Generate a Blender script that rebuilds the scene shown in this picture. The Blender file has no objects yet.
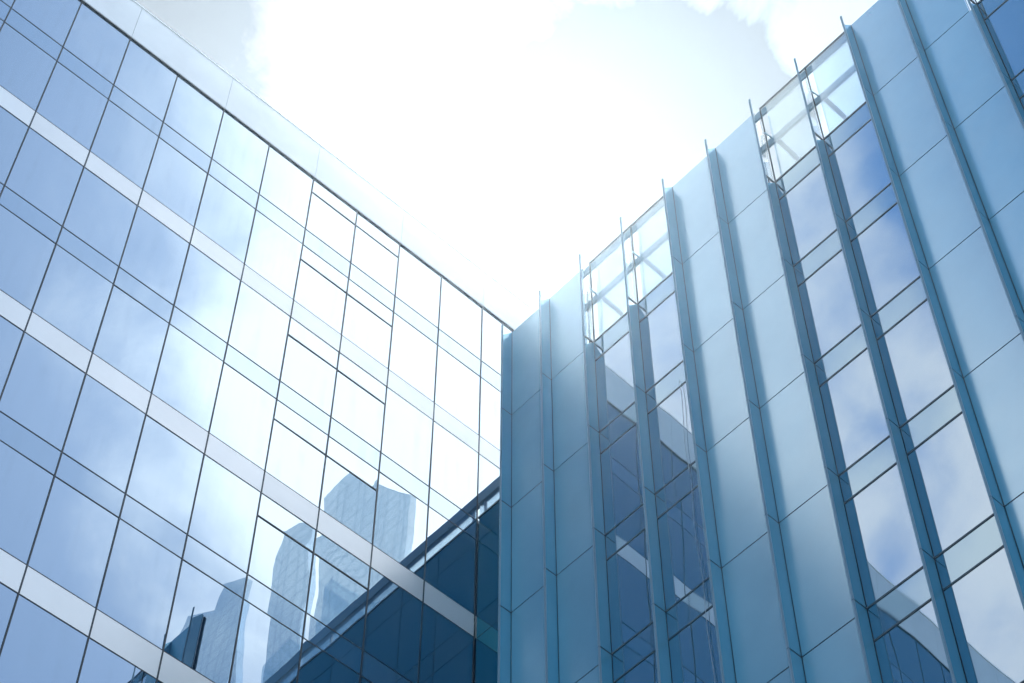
import bpy, math, random
from mathutils import Vector, Matrix
random.seed(7)
R = math.radians
scene = bpy.context.scene
C = scene.collection
G = 1.6                                   # camera height above the plaza

# ------------------------------------------------------------------ camera
F, YAW, PITCH, ROLL = 2028.8, -0.8315, 0.9776, 0.003
CAMP = Vector((23.074, -16.126, G))
fw = Vector((math.sin(YAW)*math.cos(PITCH), math.cos(YAW)*math.cos(PITCH), math.sin(PITCH)))
r0 = Vector((math.cos(YAW), -math.sin(YAW), 0)); u0 = r0.cross(fw)
rt = math.cos(ROLL)*r0 + math.sin(ROLL)*u0
up = -math.sin(ROLL)*r0 + math.cos(ROLL)*u0
cam = bpy.data.cameras.new('camera'); co = bpy.data.objects.new('camera', cam); C.objects.link(co)
M = Matrix((rt, up, -fw)).transposed().to_4x4(); M.translation = CAMP
co.matrix_world = M
cam.sensor_width = 36; cam.lens = F/1024*36; cam.clip_end = 3000; cam.clip_start = .1
scene.camera = co

def in_frame(p, m=12):
    d = Vector(p)-CAMP; z = d.dot(fw)
    if z <= 0: return False
    x = 512+F*d.dot(rt)/z; y = 341.5-F*d.dot(up)/z
    return -m < x < 1024+m and -m < y < 683+m

# ------------------------------------------------------------------ mesh helpers
class MB:
    def __init__(s): s.v = []; s.f = []; s.sm = []
    def box(s, x0, x1, y0, y1, z0, z1):
        n = len(s.v)
        s.v += [(x0,y0,z0),(x1,y0,z0),(x1,y1,z0),(x0,y1,z0),(x0,y0,z1),(x1,y0,z1),(x1,y1,z1),(x0,y1,z1)]
        s.f += [(n,n+3,n+2,n+1),(n+4,n+5,n+6,n+7),(n,n+1,n+5,n+4),(n+1,n+2,n+6,n+5),(n+2,n+3,n+7,n+6),(n+3,n,n+4,n+7)]
        s.sm += [False]*6
        return s
    def hexa(s, pts):
        n = len(s.v); s.v += pts
        s.f += [(n,n+3,n+2,n+1),(n+4,n+5,n+6,n+7),(n,n+1,n+5,n+4),(n+1,n+2,n+6,n+5),(n+2,n+3,n+7,n+6),(n+3,n,n+4,n+7)]
        s.sm += [False]*6; return s
    def pane(s, axis, a0, a1, z0, z1, face, thick, sag=0, tilt=0, n=1, edge=0):
        """glass sheet. axis 'x': normal +x, spans y a0..a1; axis 'y': normal -y, spans x a0..a1.
        sag bows the sheet, tilt leans it a fraction of a millimetre, both as real glazing does"""
        t = [random.uniform(-tilt, tilt) for _ in range(3)]
        base = len(s.v); k = n+1
        for i in range(k):
            for j in range(k):
                u, w = i/n, j/n
                d = sag*16*u*(1-u)*w*(1-w) + t[0]*(u-.5)+t[1]*(w-.5)+t[2]*(u-.5)*(w-.5)*2
                a = a0+(a1-a0)*u; z = z0+(z1-z0)*w
                s.v.append((face+d, a, z) if axis == 'x' else (a, face-d, z))
        for i in range(n):
            for j in range(n):
                q = (base+i*k+j, base+(i+1)*k+j, base+(i+1)*k+j+1, base+i*k+j+1)
                s.f.append(q); s.sm.append(n > 1)
        # back and sides
        c = [base, base+n*k, base+n*k+n, base+n]
        b = len(s.v)
        for q in c:
            x, y, z = s.v[q]
            s.v.append((face-thick, y, z) if axis == 'x' else (x, face+thick, z))
        s.f.append((b, b+3, b+2, b+1)); s.sm.append(False)
        if n == 1:
            for e in range(4):
                s.f.append((c[e], b+e, b+(e+1)%4, c[(e+1)%4])); s.sm.append(False)
        else:
            rings = [[base+i*k for i in range(k)], [base+n*k+j for j in range(k)],
                     [base+(n-i)*k+n for i in range(k)], [base+n-j for j in range(k)]]
            for e in range(4):
                nv = [s.v[q] for q in rings[e]]
                # copy the rim so the smooth face keeps its own normals
                st = len(s.v); s.v += nv
                s.f.append(tuple(range(st, st+k))+(b+(e+1)%4, b+e)); s.sm.append(False)
        return s
    def tube(s, pts, r, n=8):
        P = [Vector(p) for p in pts]
        rings = []
        for i, p in enumerate(P):
            d = (P[min(i+1, len(P)-1)]-P[max(i-1, 0)]).normalized()
            a = d.cross(Vector((0.3, .9, .31))).normalized(); b2 = d.cross(a)
            st = len(s.v)
            for k in range(n):
                t = 2*math.pi*k/n
                s.v.append(tuple(p+a*math.cos(t)*r+b2*math.sin(t)*r))
            rings.append(st)
        for i in range(len(rings)-1):
            for k in range(n):
                s.f.append((rings[i]+k, rings[i]+(k+1)%n, rings[i+1]+(k+1)%n, rings[i+1]+k)); s.sm.append(True)
        s.f.append(tuple(rings[0]+k for k in range(n))[::-1]); s.sm.append(False)
        s.f.append(tuple(rings[-1]+k for k in range(n))); s.sm.append(False)
        return s
    def build(s, name, m, parent=None, kind=None, label=None):
        me = bpy.data.meshes.new(name)
        off = Vector((0, 0, 0))
        p = parent
        while p is not None: off += p.location; p = p.parent
        me.from_pydata([tuple(Vector(v)-off) for v in s.v], [], s.f)
        me.polygons.foreach_set('use_smooth', s.sm)
        me.materials.append(m); me.update()
        o = bpy.data.objects.new(name, me); C.objects.link(o)
        if parent: o.parent = parent
        if kind: o['kind'] = kind
        if label: o['label'] = label
        return o

def thing(name, loc, label, cat, group=None):
    o = bpy.data.objects.new(name, None); C.objects.link(o); o.location = loc
    o['label'] = label; o['category'] = cat
    if group: o['group'] = group
    return o

# ------------------------------------------------------------------ materials
def mat(name):
    m = bpy.data.materials.new(name); m.use_nodes = True
    nt = m.node_tree; nt.nodes.clear()
    return m, nt, nt.nodes, nt.links
def node(nt, t, **kw):
    n = nt.nodes.new(t)
    for k, v in kw.items():
        if k in n.inputs: n.inputs[k].default_value = v
        else: setattr(n, k, v)
    return n
def pos_map(nt, sc):
    g = node(nt, 'ShaderNodeNewGeometry'); mp = node(nt, 'ShaderNodeMapping'); mp.inputs['Scale'].default_value = sc
    nt.links.new(g.outputs['Position'], mp.inputs['Vector']); return mp.outputs['Vector']
def noise(nt, sc, scale, detail=3, rough=.5):
    n = node(nt, 'ShaderNodeTexNoise'); n.inputs['Scale'].default_value = scale
    n.inputs['Detail'].default_value = detail; n.inputs['Roughness'].default_value = rough
    nt.links.new(pos_map(nt, sc), n.inputs['Vector']); return n.outputs['Fac']
def ramp(nt, src, a, b, lo=0., hi=1.):
    n = node(nt, 'ShaderNodeMapRange'); n.inputs['From Min'].default_value = a; n.inputs['From Max'].default_value = b
    n.inputs['To Min'].default_value = lo; n.inputs['To Max'].default_value = hi
    nt.links.new(src, n.inputs['Value']); return n.outputs['Result']

def mirror_glass(name, body, tint, refl, bump=.0015, dirt=.10, dirtcol=(.42,.54,.62,1), rough=.0, streak=True):
    """coated facade glass: dark body colour under a partly mirroring coat, thin film of dirt with run marks"""
    m, nt, N, Lk = mat(name)
    dif = node(nt, 'ShaderNodeBsdfDiffuse', Color=body+(1,))
    gl = node(nt, 'ShaderNodeBsdfGlossy', Color=tint+(1,), Roughness=rough)
    bp = node(nt, 'ShaderNodeBump'); bp.inputs['Strength'].default_value = 1; bp.inputs['Distance'].default_value = bump
    Lk.new(noise(nt, (1, 1, .6), .9, 1.5), bp.inputs['Height'])
    Lk.new(bp.outputs['Normal'], gl.inputs['Normal'])
    lw = node(nt, 'ShaderNodeLayerWeight'); lw.inputs['Blend'].default_value = .35
    fac = ramp(nt, lw.outputs['Fresnel'], 0, 1, refl, min(1, refl+.45))
    mx = node(nt, 'ShaderNodeMixShader'); Lk.new(fac, mx.inputs[0]); Lk.new(dif.outputs[0], mx.inputs[1]); Lk.new(gl.outputs[0], mx.inputs[2])
    dd = node(nt, 'ShaderNodeBsdfDiffuse', Color=dirtcol)
    d1 = noise(nt, (1, 1, 1), 1.1, 4, .6)
    mul = node(nt, 'ShaderNodeMath', operation='MULTIPLY')
    if streak:
        d2 = noise(nt, (3.5, 3.5, .30), 1.0, 2, .5)
        Lk.new(ramp(nt, d2, .48, .72), mul.inputs[0])
    else: mul.inputs[0].default_value = .5
    Lk.new(ramp(nt, d1, .35, .75), mul.inputs[1])
    m2 = node(nt, 'ShaderNodeMath', operation='MULTIPLY_ADD'); Lk.new(mul.outputs[0], m2.inputs[0]); m2.inputs[1].default_value = dirt; m2.inputs[2].default_value = dirt*.15
    oi = node(nt, 'ShaderNodeObjectInfo')          # each pane carries its own amount of film
    m4 = node(nt, 'ShaderNodeMath', operation='MULTIPLY_ADD'); Lk.new(oi.outputs['Random'], m4.inputs[0]); m4.inputs[1].default_value = dirt*.45; Lk.new(m2.outputs[0], m4.inputs[2]); m2 = m4
    m3 = node(nt, 'ShaderNodeMixShader'); Lk.new(m2.outputs[0], m3.inputs[0]); Lk.new(mx.outputs[0], m3.inputs[1]); Lk.new(dd.outputs[0], m3.inputs[2])
    o = node(nt, 'ShaderNodeOutputMaterial'); Lk.new(m3.outputs[0], o.inputs[0])
    return m

def painted(name, col, rough=.5, spec=.5, metal=0, var=.08, vscale=1.5, coat=0, streaks=0.):
    m, nt, N, Lk = mat(name)
    p = node(nt, 'ShaderNodeBsdfPrincipled'); p.inputs['Roughness'].default_value = rough
    p.inputs['Specular IOR Level'].default_value = spec; p.inputs['Metallic'].default_value = metal
    p.inputs['Coat Weight'].default_value = coat; p.inputs['Coat Roughness'].default_value = .05
    n1 = noise(nt, (1, 1, .7), vscale, 4, .6)
    if streaks:
        n2 = noise(nt, (6, 6, .25), 1, 3, .6)
        a = node(nt, 'ShaderNodeMix', data_type='FLOAT'); a.inputs[0].default_value = .5
        Lk.new(n1, a.inputs[2]); Lk.new(n2, a.inputs[3]); n1 = a.outputs[0]
    mx = node(nt, 'ShaderNodeMix', data_type='RGBA')
    Lk.new(ramp(nt, n1, .3, .7), mx.inputs[0])
    mx.inputs[6].default_value = tuple(c*(1-var) for c in col)+(1,); mx.inputs[7].default_value = tuple(min(1, c*(1+var)) for c in col)+(1,)
    Lk.new(mx.outputs[2], p.inputs['Base Color'])
    Lk.new(ramp(nt, n1, .3, .7, rough*.9, rough*1.15), p.inputs['Roughness'])
    o = node(nt, 'ShaderNodeOutputMaterial'); Lk.new(p.outputs[0], o.inputs[0])
    return m

def clear_glass(name, tint, refl=.12):
    m, nt, N, Lk = mat(name)
    t = node(nt, 'ShaderNodeBsdfTransparent', Color=tint+(1,)); g = node(nt, 'ShaderNodeBsdfGlossy', Color=(1,1,1,1), Roughness=0)
    lw = node(nt, 'ShaderNodeLayerWeight'); lw.inputs['Blend'].default_value = .25
    mx = node(nt, 'ShaderNodeMixShader'); Lk.new(ramp(nt, lw.outputs['Fresnel'], 0, 1, refl*.4, refl+.5), mx.inputs[0])
    Lk.new(t.outputs[0], mx.inputs[1]); Lk.new(g.outputs[0], mx.inputs[2])
    o = node(nt, 'ShaderNodeOutputMaterial'); Lk.new(mx.outputs[0], o.inputs[0]); return m

def satin_panel(name, body, tint, refl, rough):
    """back-painted satin glass cladding: coloured body under a blurred sheen"""
    m, nt, N, Lk = mat(name)
    mxc = node(nt, 'ShaderNodeMix', data_type='RGBA'); Lk.new(ramp(nt, noise(nt, (1, 1, .8), .8, 4, .6), .3, .7), mxc.inputs[0])
    mxc.inputs[6].default_value = tuple(c*.93 for c in body)+(1,); mxc.inputs[7].default_value = tuple(c*1.07 for c in body)+(1,)
    oi = node(nt, 'ShaderNodeObjectInfo'); hs = node(nt, 'ShaderNodeHueSaturation'); Lk.new(mxc.outputs[2], hs.inputs['Color'])
    Lk.new(ramp(nt, oi.outputs['Random'], 0, 1, .93, 1.07), hs.inputs['Value'])      # panel-to-panel difference
    dif = node(nt, 'ShaderNodeBsdfDiffuse'); Lk.new(hs.outputs[0], dif.inputs[0])
    gl = node(nt, 'ShaderNodeBsdfGlossy', Color=tint+(1,)); Lk.new(ramp(nt, noise(nt, (1, 1, 1), 1.3, 2), .3, .7, rough*.92, rough*1.08), gl.inputs['Roughness'])
    lw = node(nt, 'ShaderNodeLayerWeight'); lw.inputs['Blend'].default_value = .35
    mx = node(nt, 'ShaderNodeMixShader'); Lk.new(ramp(nt, lw.outputs['Fresnel'], 0, 1, refl, min(1, refl+.4)), mx.inputs[0])
    Lk.new(dif.outputs[0], mx.inputs[1]); Lk.new(gl.outputs[0], mx.inputs[2])
    o = node(nt, 'ShaderNodeOutputMaterial'); Lk.new(mx.outputs[0], o.inputs[0]); return m

GL_L  = mirror_glass('blue_coated_glass', (.005,.05,.11), (.74,.88,1.0), .58, bump=.0016, dirt=.09)
GL_S  = mirror_glass('spandrel_glass', (.05,.15,.28), (.74,.88,1.0), .50, bump=.0005, dirt=.12)
GL_R  = mirror_glass('window_glass', (.000,.10,.15), (.75,.87,1.0), .54, bump=.0010, dirt=.02)
GL_RS = mirror_glass('window_spandrel_glass', (.010,.11,.18), (.70,.87,.98), .48, bump=.0008, dirt=.03, rough=.03)
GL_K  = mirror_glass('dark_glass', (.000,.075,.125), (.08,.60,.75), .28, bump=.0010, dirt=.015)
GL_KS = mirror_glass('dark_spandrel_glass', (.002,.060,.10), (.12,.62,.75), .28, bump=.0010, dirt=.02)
CLEAR = clear_glass('clear_parapet_glass', (.86,.93,.96), .10)
CLEARF= clear_glass('clear_fin_glass', (.97,.985,.99), .02)
DARKM = painted('dark_mullion_metal', (.018,.034,.048), .4, .5, var=.1)
GREYM = painted('grey_frame_metal', (.04,.075,.10), .4, .5, var=.1)
JOINT = painted('joint_seal', (.02,.035,.05), .7, .2, var=.1)
WHITE = satin_panel('white_band_panel', (.95,.94,.93), (1,1,1), .38, .30)
WHITEP= satin_panel('white_parapet', (.95,.95,.94), (1,1,1), .24, .32)
PANEL = satin_panel('satin_blue_glass', (.15,.41,.53), (.84,.95,1.0), .46, .23)
FIN   = satin_panel('fin_blue_glass', (.10,.37,.52), (.56,.84,1.0), .30, .14)
RIM   = painted('fin_rim_metal', (.22,.34,.44), .65, .2, metal=0, var=.05)
RAILM = painted('rail_metal', (.20,.36,.46), .45, .5, var=.06)
WMET  = painted('white_tube', (.72,.78,.80), .4, .5, var=.04)
CORE  = painted('core_wall', (.05,.09,.13), .8, .2, var=.1)
ROOFM = painted('roof_membrane', (.30,.31,.32), .9, .2, var=.15)
PAVE  = painted('plaza_paving', (.27,.28,.29), .8, .3, var=.2, vscale=.8)
CORD  = painted('cord', (.45,.5,.55), .7, .2)
CROWN = clear_glass('veiled_crown_glass', (.88,.93,.96), .03)
_nt = CROWN.node_tree                                   # floor and mullion lines; crown made see-through to imitate veiling glare
_br = node(_nt, 'ShaderNodeTexBrick'); _br.offset = 0; _br.inputs['Scale'].default_value = 1; _br.inputs['Mortar Size'].default_value = .09
_br.inputs['Brick Width'].default_value = 1.6; _br.inputs['Row Height'].default_value = 1.9; _br.inputs['Mortar Smooth'].default_value = .1
_br.inputs['Color1'].default_value = (.90,.945,.97,1); _br.inputs['Color2'].default_value = (.84,.90,.94,1); _br.inputs['Mortar'].default_value = (.76,.83,.88,1)
_g = node(_nt, 'ShaderNodeNewGeometry'); _s = node(_nt, 'ShaderNodeSeparateXYZ'); _c = node(_nt, 'ShaderNodeCombineXYZ')
_nt.links.new(_g.outputs['Position'], _s.inputs[0]); _nt.links.new(_s.outputs['X'], _c.inputs[0]); _nt.links.new(_s.outputs['Z'], _c.inputs[1]); _nt.links.new(_c.outputs[0], _br.inputs['Vector'])
_nt.links.new(_br.outputs['Color'], [n_ for n_ in _nt.nodes if n_.bl_idname == 'ShaderNodeBsdfTransparent'][0].inputs['Color'])
TOWER = mirror_glass('tower_glass', (.74,.85,.93), (.78,.90,1.0), .10, bump=.002, dirt=.15)

# ------------------------------------------------------------------ LEFT BUILDING (facade plane x = 0)
def Z(z): return z+G
LP = [dict(n='w', a=44.303, b=46.884), dict(n='s', a=43.545, b=44.303), dict(n='w', a=40.964, b=43.545), dict(n='b', a=40.229, b=40.964)]
YA = -9.6975; PY = 1.5; PER = 6.70
left = thing('glass_office_building', (0, -4, 0), 'tall building of pale blue mirror glass with white bands and white parapet', 'building')
rows = []
P0 = 46.884; k = 0
tops = []
z = P0
seq = [('w', 2.58), ('s', .76), ('w', 2.58), ('b', .735)]
# measured levels of the visible storeys, then the same rhythm down to the plaza
lv = [46.884, 44.303, 43.543, 40.964, 40.229, 37.590, 36.872, 34.247, 33.510, 30.898, 30.155, 27.571, 26.815]
while lv[-1] > 4:
    for h in (2.60, .75, 2.60, .75): lv.append(lv[-1]-h)
kinds = ['w', 's', 'w', 'b']
XROW = {0: 46.192, 2: 42.847, 4: 39.490, 6: 36.141, 8: 32.760}      # rows with a narrow top light, between mullions 5 and 7
K0, K1 = -21, 16
g = .018
def yk(k): return YA+PY*k
vis = dict(window=0, strip=0)
rest = {'w': MB(), 's': MB(), 'b': MB()}
hsplit = []
LAB = {'w': ('window', GL_L), 's': ('spandrel_panel', GL_S), 'b': ('white_band_panel', WHITE)}
for i in range(len(lv)-1):
    kd = kinds[i % 4]; zt, zb = Z(lv[i]), Z(lv[i+1])
    for k in range(K0, K1):
        y0, y1 = yk(k), yk(k+1)
        if y0 < 3.8 < y1-.01 and False: pass
        cells = [(zb, zt)]
        if i in XROW and k in (5, 6):
            zx = Z(XROW[i]); cells = [(zb, zx), (zx, zt)]
        for ci, (a, b) in enumerate(cells):
            seen = any(in_frame((0, y0+(y1-y0)*u, a+(b-a)*w)) for u in (0, .33, .66, 1) for w in (0, .33, .66, 1)) and y0 < 5.4
            # panes behind the dark block are out of view
            if y0 >= 3.7 and b < Z(38.4): seen = False
            nm, m = LAB[kd]
            sag = random.uniform(-.0018, .0018)*{'w': 1, 's': .25, 'b': 0}[kd]
            tgt = MB() if seen else rest[kd]
            face = 0 if kd != 'b' else .006
            tgt.pane('x', y0+g, y1-g, a+g*.8, b-g*.8, face, .03, sag=sag if seen else 0, tilt={'w': .004, 's': .0010, 'b': .0003}[kd], n=6 if (seen and kd != 'b') else 1)
            if seen:
                o = tgt.build('top_light' if (len(cells) == 2 and ci == 1) else nm, m, left)
rest['w'].build('window', GL_L, left, kind='stuff')
rest['s'].build('spandrel_panel', GL_S, left, kind='stuff')
rest['b'].build('white_band_panel', WHITE, left, kind='stuff')
# mullions stand 12 mm proud of the glass, one part each; transoms the same
zb_all, zt_all = Z(lv[-1]), Z(lv[0])
for k in range(K0, K1+1):
    MB().box(-.035, .012, yk(k)-.0165, yk(k)+.0165, zb_all, zt_all-.022).build('mullion', DARKM, left)
for i in range(1, len(lv)):
    w = .012 if kinds[i % 4] in 'sw' and kinds[(i-1) % 4] != 'b' else .011
    mb = MB()
    for k in range(K0, K1): mb.box(-.033, .008, yk(k)+.0165, yk(k+1)-.0165, Z(lv[i])-w, Z(lv[i])+w)
    mb.build('transom', DARKM, left)
for i, zx in XROW.items():
    mb = MB()
    for k in (5, 6): mb.box(-.033, .014, yk(k)+.0165, yk(k+1)-.0165, Z(zx)-.017, Z(zx)+.017)
    mb.build('transom', DARKM, left)
YL0, YL1 = yk(K0), yk(K1)
MB().box(-.05, .03, YL0, YL1, zt_all-.022, zt_all+.012).build('head_rail', DARKM, left)
# white parapet: cassettes butted with hairline joints
pz0, pz1 = zt_all+.02, Z(48.68)
mb = MB()
for k in range(K0, K1, 2):
    mb.box(-.30, .05, yk(k)+.005, yk(min(k+2, K1))-.005, pz0, pz1-.05)
par = mb.build('parapet', WHITEP, left)
MB().box(-.34, .075, YL0, YL1, pz1-.05, pz1).build('parapet_coping', WHITEP, par)
mb = MB()
for y in [-7.9, -3.6, -3.2, -1.7, -1.3, .9, 2.2]:
    mb.box(-.02, .02, y-.02, y+.03, pz1, pz1+.05)
mb.build('coping_bracket', GREYM, par)
MB().box(-22, -.05, YL0+.02, YL1-.02, Z(lv[-1]), pz0-.2).build('core', CORE, left)
MB().box(-21.9, -.31, YL0+.1, YL1-.1, pz0-.19, pz0-.05).build('roof', ROOFM, left)
mb = MB()
mb.box(-21.5, -.06, YL0+.3, YL1-.3, 0, Z(lv[-1])-.004)
mb.build('base_wall', WHITE, left)
MB().box(-22, -.34, YL0, YL0+.25, pz0-.2, pz1).box(-22, -.34, YL1-.25, YL1, pz0-.2, pz1).build('parapet_return', WHITEP, left)

# ------------------------------------------------------------------ RIGHT BUILDING (screen plane y = 0)
right = thing('finned_office_building', (15, 1.5, 0), 'office building clad in satin blue glass panels with projecting vertical fins and tinted windows', 'building')
X0, WR, FD = 5.335, 1.215, .25
NF = 19
def xi(i): return X0+WR*i+(.05 if i == 0 else 0)
RL = [35.845] + [32.879-2.962*j for j in range(12)]
RL = [z_ for z_ in RL if z_ > -1]
TOP = Z(RL[0])
def glazed(i): return i % 4 in (2, 3)
gp = .013
restP, restW, restS = MB(), MB(), MB()
nwin = 0
for i in range(NF-1):
    xa, xb = xi(i), xi(i+1)
    for j in range(len(RL)-1):
        zt, zb = Z(RL[j]), Z(RL[j+1])
        seen = any(in_frame((xa+(xb-xa)*u, 0, zb+(zt-zb)*w)) for u in (0, .33, .66, 1) for w in (0, .33, .66, 1))
        if not glazed(i):
            x1 = xb-.035
            if j == 0 and glazed(i+1): x1 = xb-.18           # clear gap beside the clear fin
            t = MB() if seen else restP
            t.pane('y', xa+.012, x1, zb+gp, zt-gp if j else zt, 0, .05, sag=random.uniform(.000, .0012), tilt=.0010, n=4 if seen else 1)
            if seen: t.build('cladding_panel', PANEL, right)
        elif j == 0:
            t = MB().pane('y', xa+.15, xb-(.16 if glazed(i+1) else .04), zb+.03, zt-.01, 0, .012)
            o = t.build('parapet_glass', CLEAR, right)
        else:
            zs = zt-.655
            t = MB() if seen else restW
            t.pane('y', xa+.015, xb-.04, zb+.018, zs-.018, 0, .03, sag=random.uniform(.0008, .0022), tilt=.0012, n=10 if seen else 1)
            if seen:
                w = t.build('window', GL_R, right)
                MB().box(xa+.012, xb-.037, -.010, .035, zs-.017, zs+.017).build('frame', GREYM, w)
                MB().box(xa+.012, xb-.037, -.010, .035, zb-.017, zb+.017).build('sill', GREYM, w)
            t = MB() if seen else restS
            t.pane('y', xa+.015, xb-.04, zs+.018, zt-.018, 0, .03, sag=random.uniform(.000, .0006), tilt=.0008, n=4 if seen else 1)
            if seen: t.build('spandrel_panel', GL_RS, right)
    if glazed(i):
        MB().box(xa+.012, xb-.037, -.012, .06, Z(RL[1])-.018, Z(RL[1])+.022).build('parapet_sill', DARKM, right)
restP.build('cladding_panel', PANEL, right, kind='stuff')
restW.build('window', GL_R, right, kind='stuff')
restS.build('spandrel_panel', GL_RS, right, kind='stuff')
# joints' dark backing behind cladding + windows (sits 20 mm behind the faces)
mb = MB()
for i in range(NF-1):
    top = Z(RL[1])-.02 if glazed(i) else TOP-.03
    xr = xi(i+1)-(.18 if (not glazed(i) and glazed(i+1)) else 0)
    if glazed(i) or not glazed(i+1):
        mb.box(xi(i)+.001, xi(i+1)-.001, .052, .10, 0, top)
    else:
        mb.box(xi(i)+.001, xi(i+1)-.001, .052, .10, 0, Z(RL[1])-.02)
        mb.box(xi(i)+.001, xi(i+1)-.19, .052, .10, Z(RL[1])-.02, top)
mb.build('backing', JOINT, right)
# fins: folded satin sheets in storey-high lengths, a light metal rim in front
FT = .034
for i in range(NF):
    xb = xi(i); clear = glazed(i) and i % 4 in (2, 3)
    fb = MB()
    for j in range(len(RL)-1):
        zt, zb = Z(RL[j]), Z(RL[j+1])
        if j == 0 and clear: continue
        a, b = zb+.019, zt-.019
        if j == 0:
            # the head is raked back towards the wall
            fb.hexa([(xb-FT,-FD,a),(xb,-FD,a),(xb,-.002,a),(xb-FT,-.002,a),(xb-FT,-FD,zt-.33),(xb,-FD,zt-.33),(xb,-.002,zt),(xb-FT,-.002,zt)])
        elif j == 1 and clear:
            fb.hexa([(xb-FT,-FD,a),(xb,-FD,a),(xb,-.002,a),(xb-FT,-.002,a),(xb-FT,-FD,zt-.32),(xb,-FD,zt-.32),(xb,-.002,zt-.011),(xb-FT,-.002,zt-.011)])
        else:
            fb.box(xb-FT, xb, -FD, -.002, a, b)
    fo = fb.build('fin', FIN, right)
    rm = MB()
    for j in range(len(RL)-1):
        zt, zb = Z(RL[j]), Z(RL[j+1])
        rm.box(xb-FT-.002, xb+.002, -FD-.022, -FD-.001, zb+.008, zt-.008 if j else zt+.04)
    rm.build('edge_rod', RIM, fo)
    core = MB().box(xb-FT+.008, xb-.008, -FD+.01, -.004, 0, (Z(RL[1])-.34 if clear else TOP-.36))
    core.build('core_plate', JOINT, fo)
    MB().box(xb-.004, xb+.008, -.006, .03, 0, TOP).build('seal_line', JOINT, fo)
    if clear:
        MB().box(xb-.022, xb-.012, -FD, -.008, Z(RL[1])+.02, TOP-.45).build('clear_blade', CLEARF, fo)
        MB().box(xb-FT, xb, -FD, -.008, Z(RL[1])-.008, Z(RL[1])+.012).build('blade_joint', GREYM, fo)
        # bracket holding the rail to the blade
        MB().tube([(xb+.02, -.03, Z(34.75)), (xb+.10, .06, Z(34.55)), (xb+.16, .10, Z(34.42))], .018).build('rail_clamp', RAILM, fo)
# parapet rails and braces in each glazed group
for gI in range(2, NF-1, 4):
    xa, xb = xi(gI)-.17, xi(min(gI+2, NF-1))-.05
    MB().box(xa, xb, .035, .07, TOP-.27, TOP-.03).build('top_rail', RAILM, right)
    MB().box(xa, xb, .06, .11, Z(34.38), Z(34.58)).build('middle_rail', RAILM, right)
    MB().box(xi(gI), xb, -.004, .03, TOP-.028, TOP-.002).build('parapet_cap', DARKM, right)
    for c in (0, 1):
        xs = xi(gI+c)+.17
        MB().tube([(xs, .15, Z(34.44)), (xs, .45, Z(34.43)), (xs, .66, Z(34.40)), (xs, .74, Z(34.28)), (xs, .76, Z(33.0))], .05, 10).build('brace', WMET, right)
# body of the building and its roof terrace behind the parapet
XE = xi(NF-1)
MB().box(X0+.02, XE-.02, .101, 3.70, 0, Z(RL[1])-.03).build('body_wall', CORE, right)
MB().box(X0+.02, XE-.02, .101, 3.70, Z(RL[1])-.029, Z(RL[1])-.005).build('roof', ROOFM, right)
mb = MB()
for i in range(NF-1):
    if not glazed(i):
        mb.box(xi(i)+.02, xi(i+1)-(.20 if glazed(i+1) else .0), .101, .14, Z(RL[1])-.004, TOP-.03)
mb.build('parapet_back', RAILM, right)
mb = MB()
for j in range(1, len(RL)-1): mb.pane('x', .15, 3.65, Z(RL[j+1])+.012, Z(RL[j])-.012, XE+.01, .03)
mb.build('end_wall', PANEL, right)

# ------------------------------------------------------------------ DARK GLASS BLOCK in the gap (plane y = 3.82)
YB = 3.82
link = thing('dark_glass_block', (3, 8, 0), 'dark blue glass block in the narrow gap between the two facades', 'building')
XB1 = 27.0; XB0 = .03
kz = [38.19, 37.62, 36.79, 34.2, 33.43, 30.85, 30.1, 27.5, 26.75, 24.15, 23.4]
zz = kz[-1]
while zz > 4:
    for h in (2.6, .75): zz -= h; kz.append(zz)
ncol = int((XB1-XB0)/1.33)
def xk(c): return XB0+.02+1.33*c
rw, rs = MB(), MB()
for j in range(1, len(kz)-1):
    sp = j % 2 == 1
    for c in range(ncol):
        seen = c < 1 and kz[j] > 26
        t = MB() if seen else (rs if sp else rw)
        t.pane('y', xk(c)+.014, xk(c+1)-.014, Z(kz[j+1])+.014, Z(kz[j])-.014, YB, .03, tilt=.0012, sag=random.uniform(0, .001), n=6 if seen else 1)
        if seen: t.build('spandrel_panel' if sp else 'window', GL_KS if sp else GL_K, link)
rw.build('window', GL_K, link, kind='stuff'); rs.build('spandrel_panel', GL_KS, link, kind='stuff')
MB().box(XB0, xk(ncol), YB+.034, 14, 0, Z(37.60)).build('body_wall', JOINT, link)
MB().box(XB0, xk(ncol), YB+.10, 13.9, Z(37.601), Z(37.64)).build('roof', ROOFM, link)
MB().box(XB0, xk(ncol), YB-.02, YB+.10, Z(38.19), Z(38.57)).build('top_rail', painted('block_cap_metal', (.10,.22,.32), .3, .5, var=.06), link)
MB().box(XB0, xk(ncol), YB-.015, YB+.06, Z(37.60)+.045, Z(37.60)+.10).build('parapet_sill', GREYM, link)
for c in range(0, ncol, 2):
    MB().box(xk(c)+.14, xk(c)+.19, YB+.03, YB+.08, Z(37.70), Z(38.19)).build('baluster', GREYM, link)
for c in range(ncol):
    MB().pane('y', xk(c)+.006, xk(c+1)-.006, Z(37.70), Z(38.185), YB, .012).build('parapet_glass', CLEAR, link)

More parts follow.
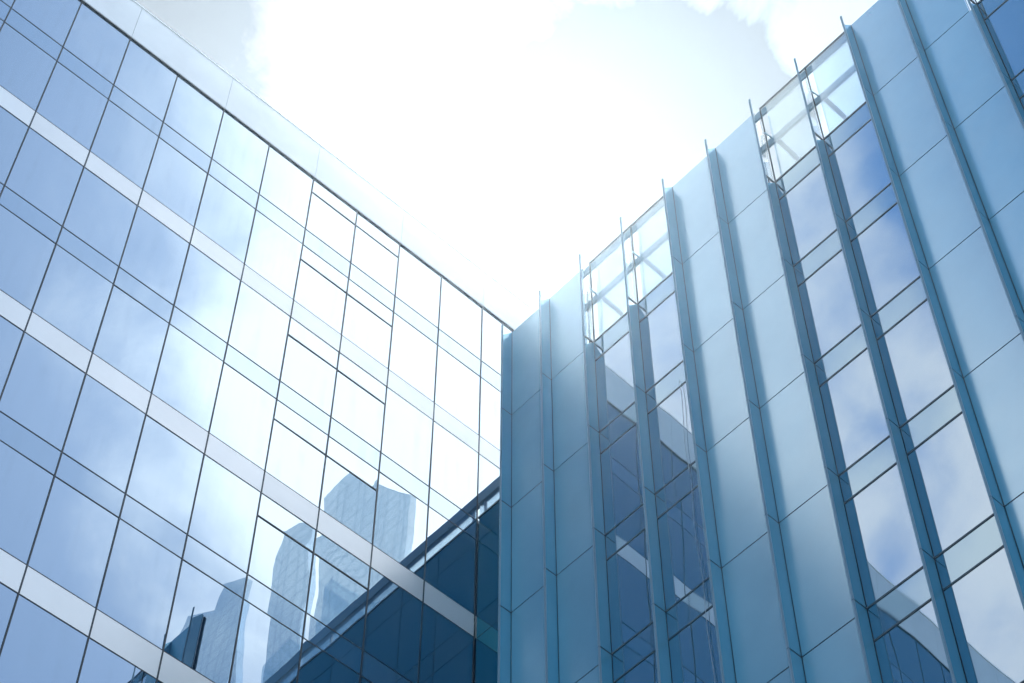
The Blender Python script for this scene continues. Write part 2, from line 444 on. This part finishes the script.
# ------------------------------------------------------------------ TALL TOWER beyond (seen mirrored in the left facade)
tw = thing('pale_glass_tower', (42, 28, 0), 'pale blue tower with a jagged roofline, seen mirrored in the lower left windows', 'tower')
ZC = 52
def wing(prof, y0, y1):
    lo = prof[0][0]; hi = prof[-1][0]
    MB().box(lo, hi, y0, y1, 0, ZC).build('wing', TOWER, tw)
    m_ = MB(); P_ = [(lo, ZC+.01)]+prof+[(hi, ZC+.01)]; q = len(P_)
    m_.v = [(x, y0, z) for x, z in P_]+[(x, y0+.4, z) for x, z in P_]
    m_.f = [tuple(range(q)), tuple(range(q, 2*q))[::-1]]+[(a, (a+1) % q, (a+1) % q+q, a+q)[::-1] for a in range(q)]
    m_.sm = [False]*len(m_.f)
    m_.build('veiled_crown', CROWN, tw)
wing([(26.3, 80.5), (31.2, 86.7), (33.4, 86.5)], 22, 36)
wing([(34.31, 85.0), (36.6, 87.2), (37.5, 85.6)], 22, 36)
wing([(40.11, 86.1), (43.0, 87.6), (43.3, 86.0), (45.8, 87.7), (46.2, 86.0), (60, 86.0)], 22, 36)
MB().box(33.42, 34.30, 23, 36, 0, 81).build('link_wing', CROWN, tw)
MB().box(37.52, 40.10, 23.5, 36, 0, 80).build('link_wing', CROWN, tw)

# ------------------------------------------------------------------ cord hanging in front of a window
def zc(z): return Z(z)
cx = xi(3)+.83
pts = []
n = 26
for q in range(n+1):
    z_ = 29.4-(29.4-20.5)*q/n
    pts.append((cx+.02*math.sin(q*.9)+.015*math.sin(q*.37+1), -.035-.008*math.sin(q*.5), Z(z_)))
cord = MB().tube(pts, .0055, 6).build('hanging_cord', CORD)
cord['label'] = 'thin pale cord hanging in front of the narrow windows right of the corner'; cord['category'] = 'cord'

# ------------------------------------------------------------------ haze added to stand in for lens glare
hz, hnt, hN, hL = mat('glare_haze_air')
pv = node(hnt, 'ShaderNodeVolumePrincipled'); pv.inputs['Color'].default_value = (.70,.88,1,1)
pv.inputs['Density'].default_value = .00058; pv.inputs['Anisotropy'].default_value = .85
ho = node(hnt, 'ShaderNodeOutputMaterial'); hL.new(pv.outputs[0], ho.inputs['Volume'])
glare_haze = MB().box(-70, 70, -70, 70, -1.3, 92).build('glare_haze', hz); glare_haze['kind'] = 'stuff'
# ------------------------------------------------------------------ plaza
PR = MB().box(-60, 60, -60, 60, -.3, 0)
gr = PR.build('plaza_ground', PAVE); gr['kind'] = 'structure'

# ------------------------------------------------------------------ light and sky
SUN_D = Vector((-.3945, .3490, .8500)).normalized()
el = math.asin(SUN_D.z); az = math.atan2(SUN_D.x, SUN_D.y)
sl = bpy.data.lights.new('sun', 'SUN'); sl.energy = 2.3; sl.angle = R(.5); sl.color = (1, .975, .94)
so = bpy.data.objects.new('sun', sl); C.objects.link(so)
so.rotation_euler = SUN_D.to_track_quat('Z', 'Y').to_euler()
w = bpy.data.worlds.new('World'); scene.world = w; w.use_nodes = True
nt = w.node_tree; nt.nodes.clear(); Lk = nt.links
sky = node(nt, 'ShaderNodeTexSky', sky_type='NISHITA'); sky.sun_disc = False
sky.sun_elevation = el; sky.sun_rotation = az; sky.air_density = 1.0; sky.dust_density = .6; sky.ozone_density = 2.0
tc = node(nt, 'ShaderNodeTexCoord'); D = tc.outputs['Generated']
def vm(op, a, b=None):
    n_ = node(nt, 'ShaderNodeVectorMath', operation=op)
    for s_, v in enumerate((a, b)):
        if v is None: continue
        if isinstance(v, (tuple, Vector)): n_.inputs[s_].default_value = tuple(v)
        else: Lk.new(v, n_.inputs[s_])
    return n_
def mt(op, a, b=None, c=None):
    n_ = node(nt, 'ShaderNodeMath', operation=op)
    for s_, v in enumerate((a, b, c)):
        if v is None: continue
        if isinstance(v, (int, float)): n_.inputs[s_].default_value = v
        else: Lk.new(v, n_.inputs[s_])
    return n_.outputs[0]
def blob(d, deg, soft=1.0):
    """1 at direction d falling to 0 at deg degrees away"""
    dt = vm('DOT_PRODUCT', D, Vector(d).normalized()).outputs['Value']
    n_ = node(nt, 'ShaderNodeMapRange', interpolation_type='SMOOTHSTEP')
    Lk.new(dt, n_.inputs['Value']); n_.inputs['From Min'].default_value = math.cos(R(deg)); n_.inputs['From Max'].default_value = 1
    return n_.outputs['Result']
# cloud layer at one height: direction divided by its slope
sp = node(nt, 'ShaderNodeSeparateXYZ'); Lk.new(D, sp.inputs[0])
zz_ = mt('MAXIMUM', sp.outputs['Z'], .08)
cx_ = node(nt, 'ShaderNodeCombineXYZ'); Lk.new(mt('DIVIDE', sp.outputs['X'], zz_), cx_.inputs[0]); Lk.new(mt('DIVIDE', sp.outputs['Y'], zz_), cx_.inputs[1])
def cn(scale, detail, rough, off, dist=0.):
    mp = node(nt, 'ShaderNodeMapping'); mp.inputs['Location'].default_value = off; Lk.new(cx_.outputs[0], mp.inputs['Vector'])
    n_ = node(nt, 'ShaderNodeTexNoise'); n_.inputs['Scale'].default_value = scale; n_.inputs['Detail'].default_value = detail
    n_.inputs['Roughness'].default_value = rough; n_.inputs['Distortion'].default_value = dist
    Lk.new(mp.outputs[0], n_.inputs['Vector']); return n_.outputs['Fac']
n1 = cn(7.0, 8, .55, (2.3, 5.1, 0), .3)
n2 = cn(2.2, 4, .5, (7.7, 1.2, 0))
cov = mt('ADD', mt('MULTIPLY', n1, .5), mt('MULTIPLY', n2, .5))
BLOBS = [((-.384,.243,.891), 13, .30), ((-.397,.354,.847), 7, .25), ((-.333,.375,.865), 5.5, -.62),
         ((.433,.347,.832), 14, .25), ((.57,.18,.80), 14, -.18), ((-.30,-.50,.81), 14, .12), ((-.06,-.50,.86), 13, -.55), ((.32,-.50,.81), 24, -.60)]
for d, deg, amp in BLOBS:
    cov = mt('MULTIPLY_ADD', blob(d, deg), amp, cov)
cm = node(nt, 'ShaderNodeMapRange', interpolation_type='SMOOTHSTEP'); Lk.new(cov, cm.inputs['Value'])
cm.inputs['From Min'].default_value = .40; cm.inputs['From Max'].default_value = .66
sund = blob(SUN_D, 40)
glow = mt('POWER', sund, 3.0)
bright = mt('MULTIPLY_ADD', blob(SUN_D, 28), -3.0, 6.8); bright = mt('MULTIPLY_ADD', blob((.42,.36,.83), 17), 6.0, bright)  # out-of-view clouds brightened so the left facade mirrors a glare-like whitening
cc = node(nt, 'ShaderNodeMix', data_type='RGBA'); cc.blend_type = 'MULTIPLY'; cc.inputs[0].default_value = 1
cc.inputs[6].default_value = (.95, .98, 1.0, 1)
Lk.new(bright, cc.inputs[7])
# thin high veil lifts the blue everywhere
veil = node(nt, 'ShaderNodeMix', data_type='RGBA')
vf = mt('MULTIPLY_ADD', blob(SUN_D, 30), .35, .05); vf = mt('MULTIPLY_ADD', blob((.50,.28,.82), 28), .30, vf)
Lk.new(vf, veil.inputs[0])
skm = node(nt, 'ShaderNodeMix', data_type='RGBA'); skm.blend_type = 'MULTIPLY'; skm.inputs[0].default_value = 1
skm.inputs[7].default_value = (.80, 1.32, 1.58, 1)
skd = node(nt, 'ShaderNodeMix', data_type='RGBA'); skd.blend_type = 'MULTIPLY'; Lk.new(mt('MULTIPLY', blob((.33,-.48,.81), 38), .85), skd.inputs[0]); skd.inputs[7].default_value = (.04, .40, .38, 1)  # dark teal put into out-of-view sky to deepen the glass reflections
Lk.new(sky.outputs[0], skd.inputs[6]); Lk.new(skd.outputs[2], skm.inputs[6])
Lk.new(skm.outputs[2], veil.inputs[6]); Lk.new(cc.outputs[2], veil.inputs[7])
mix = node(nt, 'ShaderNodeMix', data_type='RGBA'); Lk.new(cm.outputs[0], mix.inputs[0]); Lk.new(veil.outputs[2], mix.inputs[6]); Lk.new(cc.outputs[2], mix.inputs[7])
# thin grey-blue cloud undersides in two stretches of the sky
n3 = cn(15.0, 7, .55, (4.3, 9.1, 0), .4)
gm = mt('MULTIPLY', n3, 1.15)
for d, deg, amp in [((-.330,.380,.865), 6.8, .66), ((-.41,.165,.896), 5.2, .30), ((-.29,.380,.878), 4.0, .22), ((-.375,.25,.892), 4.5, -.30)]:
    gm = mt('MULTIPLY_ADD', blob(d, deg), amp, gm)
gr_ = node(nt, 'ShaderNodeMapRange', interpolation_type='SMOOTHSTEP'); Lk.new(gm, gr_.inputs['Value'])
gr_.inputs['From Min'].default_value = .62; gr_.inputs['From Max'].default_value = .92
near = mt('MULTIPLY', gr_.outputs[0], blob((-.37,.30,.88), 22))
near = mt('MINIMUM', mt('MULTIPLY', near, 1.6), 1)
gx = node(nt, 'ShaderNodeMix', data_type='RGBA'); Lk.new(near, gx.inputs[0]); Lk.new(mix.outputs[2], gx.inputs[6]); gx.inputs[7].default_value = (1.95, 2.15, 2.45, 1)
mix = gx
bg = node(nt, 'ShaderNodeBackground'); bg.inputs['Strength'].default_value = .10; Lk.new(mix.outputs[2], bg.inputs['Color'])
wo = node(nt, 'ShaderNodeOutputWorld'); Lk.new(bg.outputs[0], wo.inputs[0])

scene.view_settings.view_transform = 'Standard'; scene.view_settings.look = 'None'
scene.view_settings.gamma = 1; scene.view_settings.exposure = 0.9
scene.render.engine = 'CYCLES'
scene.cycles.max_bounces = 10; scene.cycles.glossy_bounces = 8; scene.cycles.transparent_max_bounces = 12

scene.cycles.caustics_reflective = False; scene.cycles.caustics_refractive = False; scene.cycles.blur_glossy = 0.5
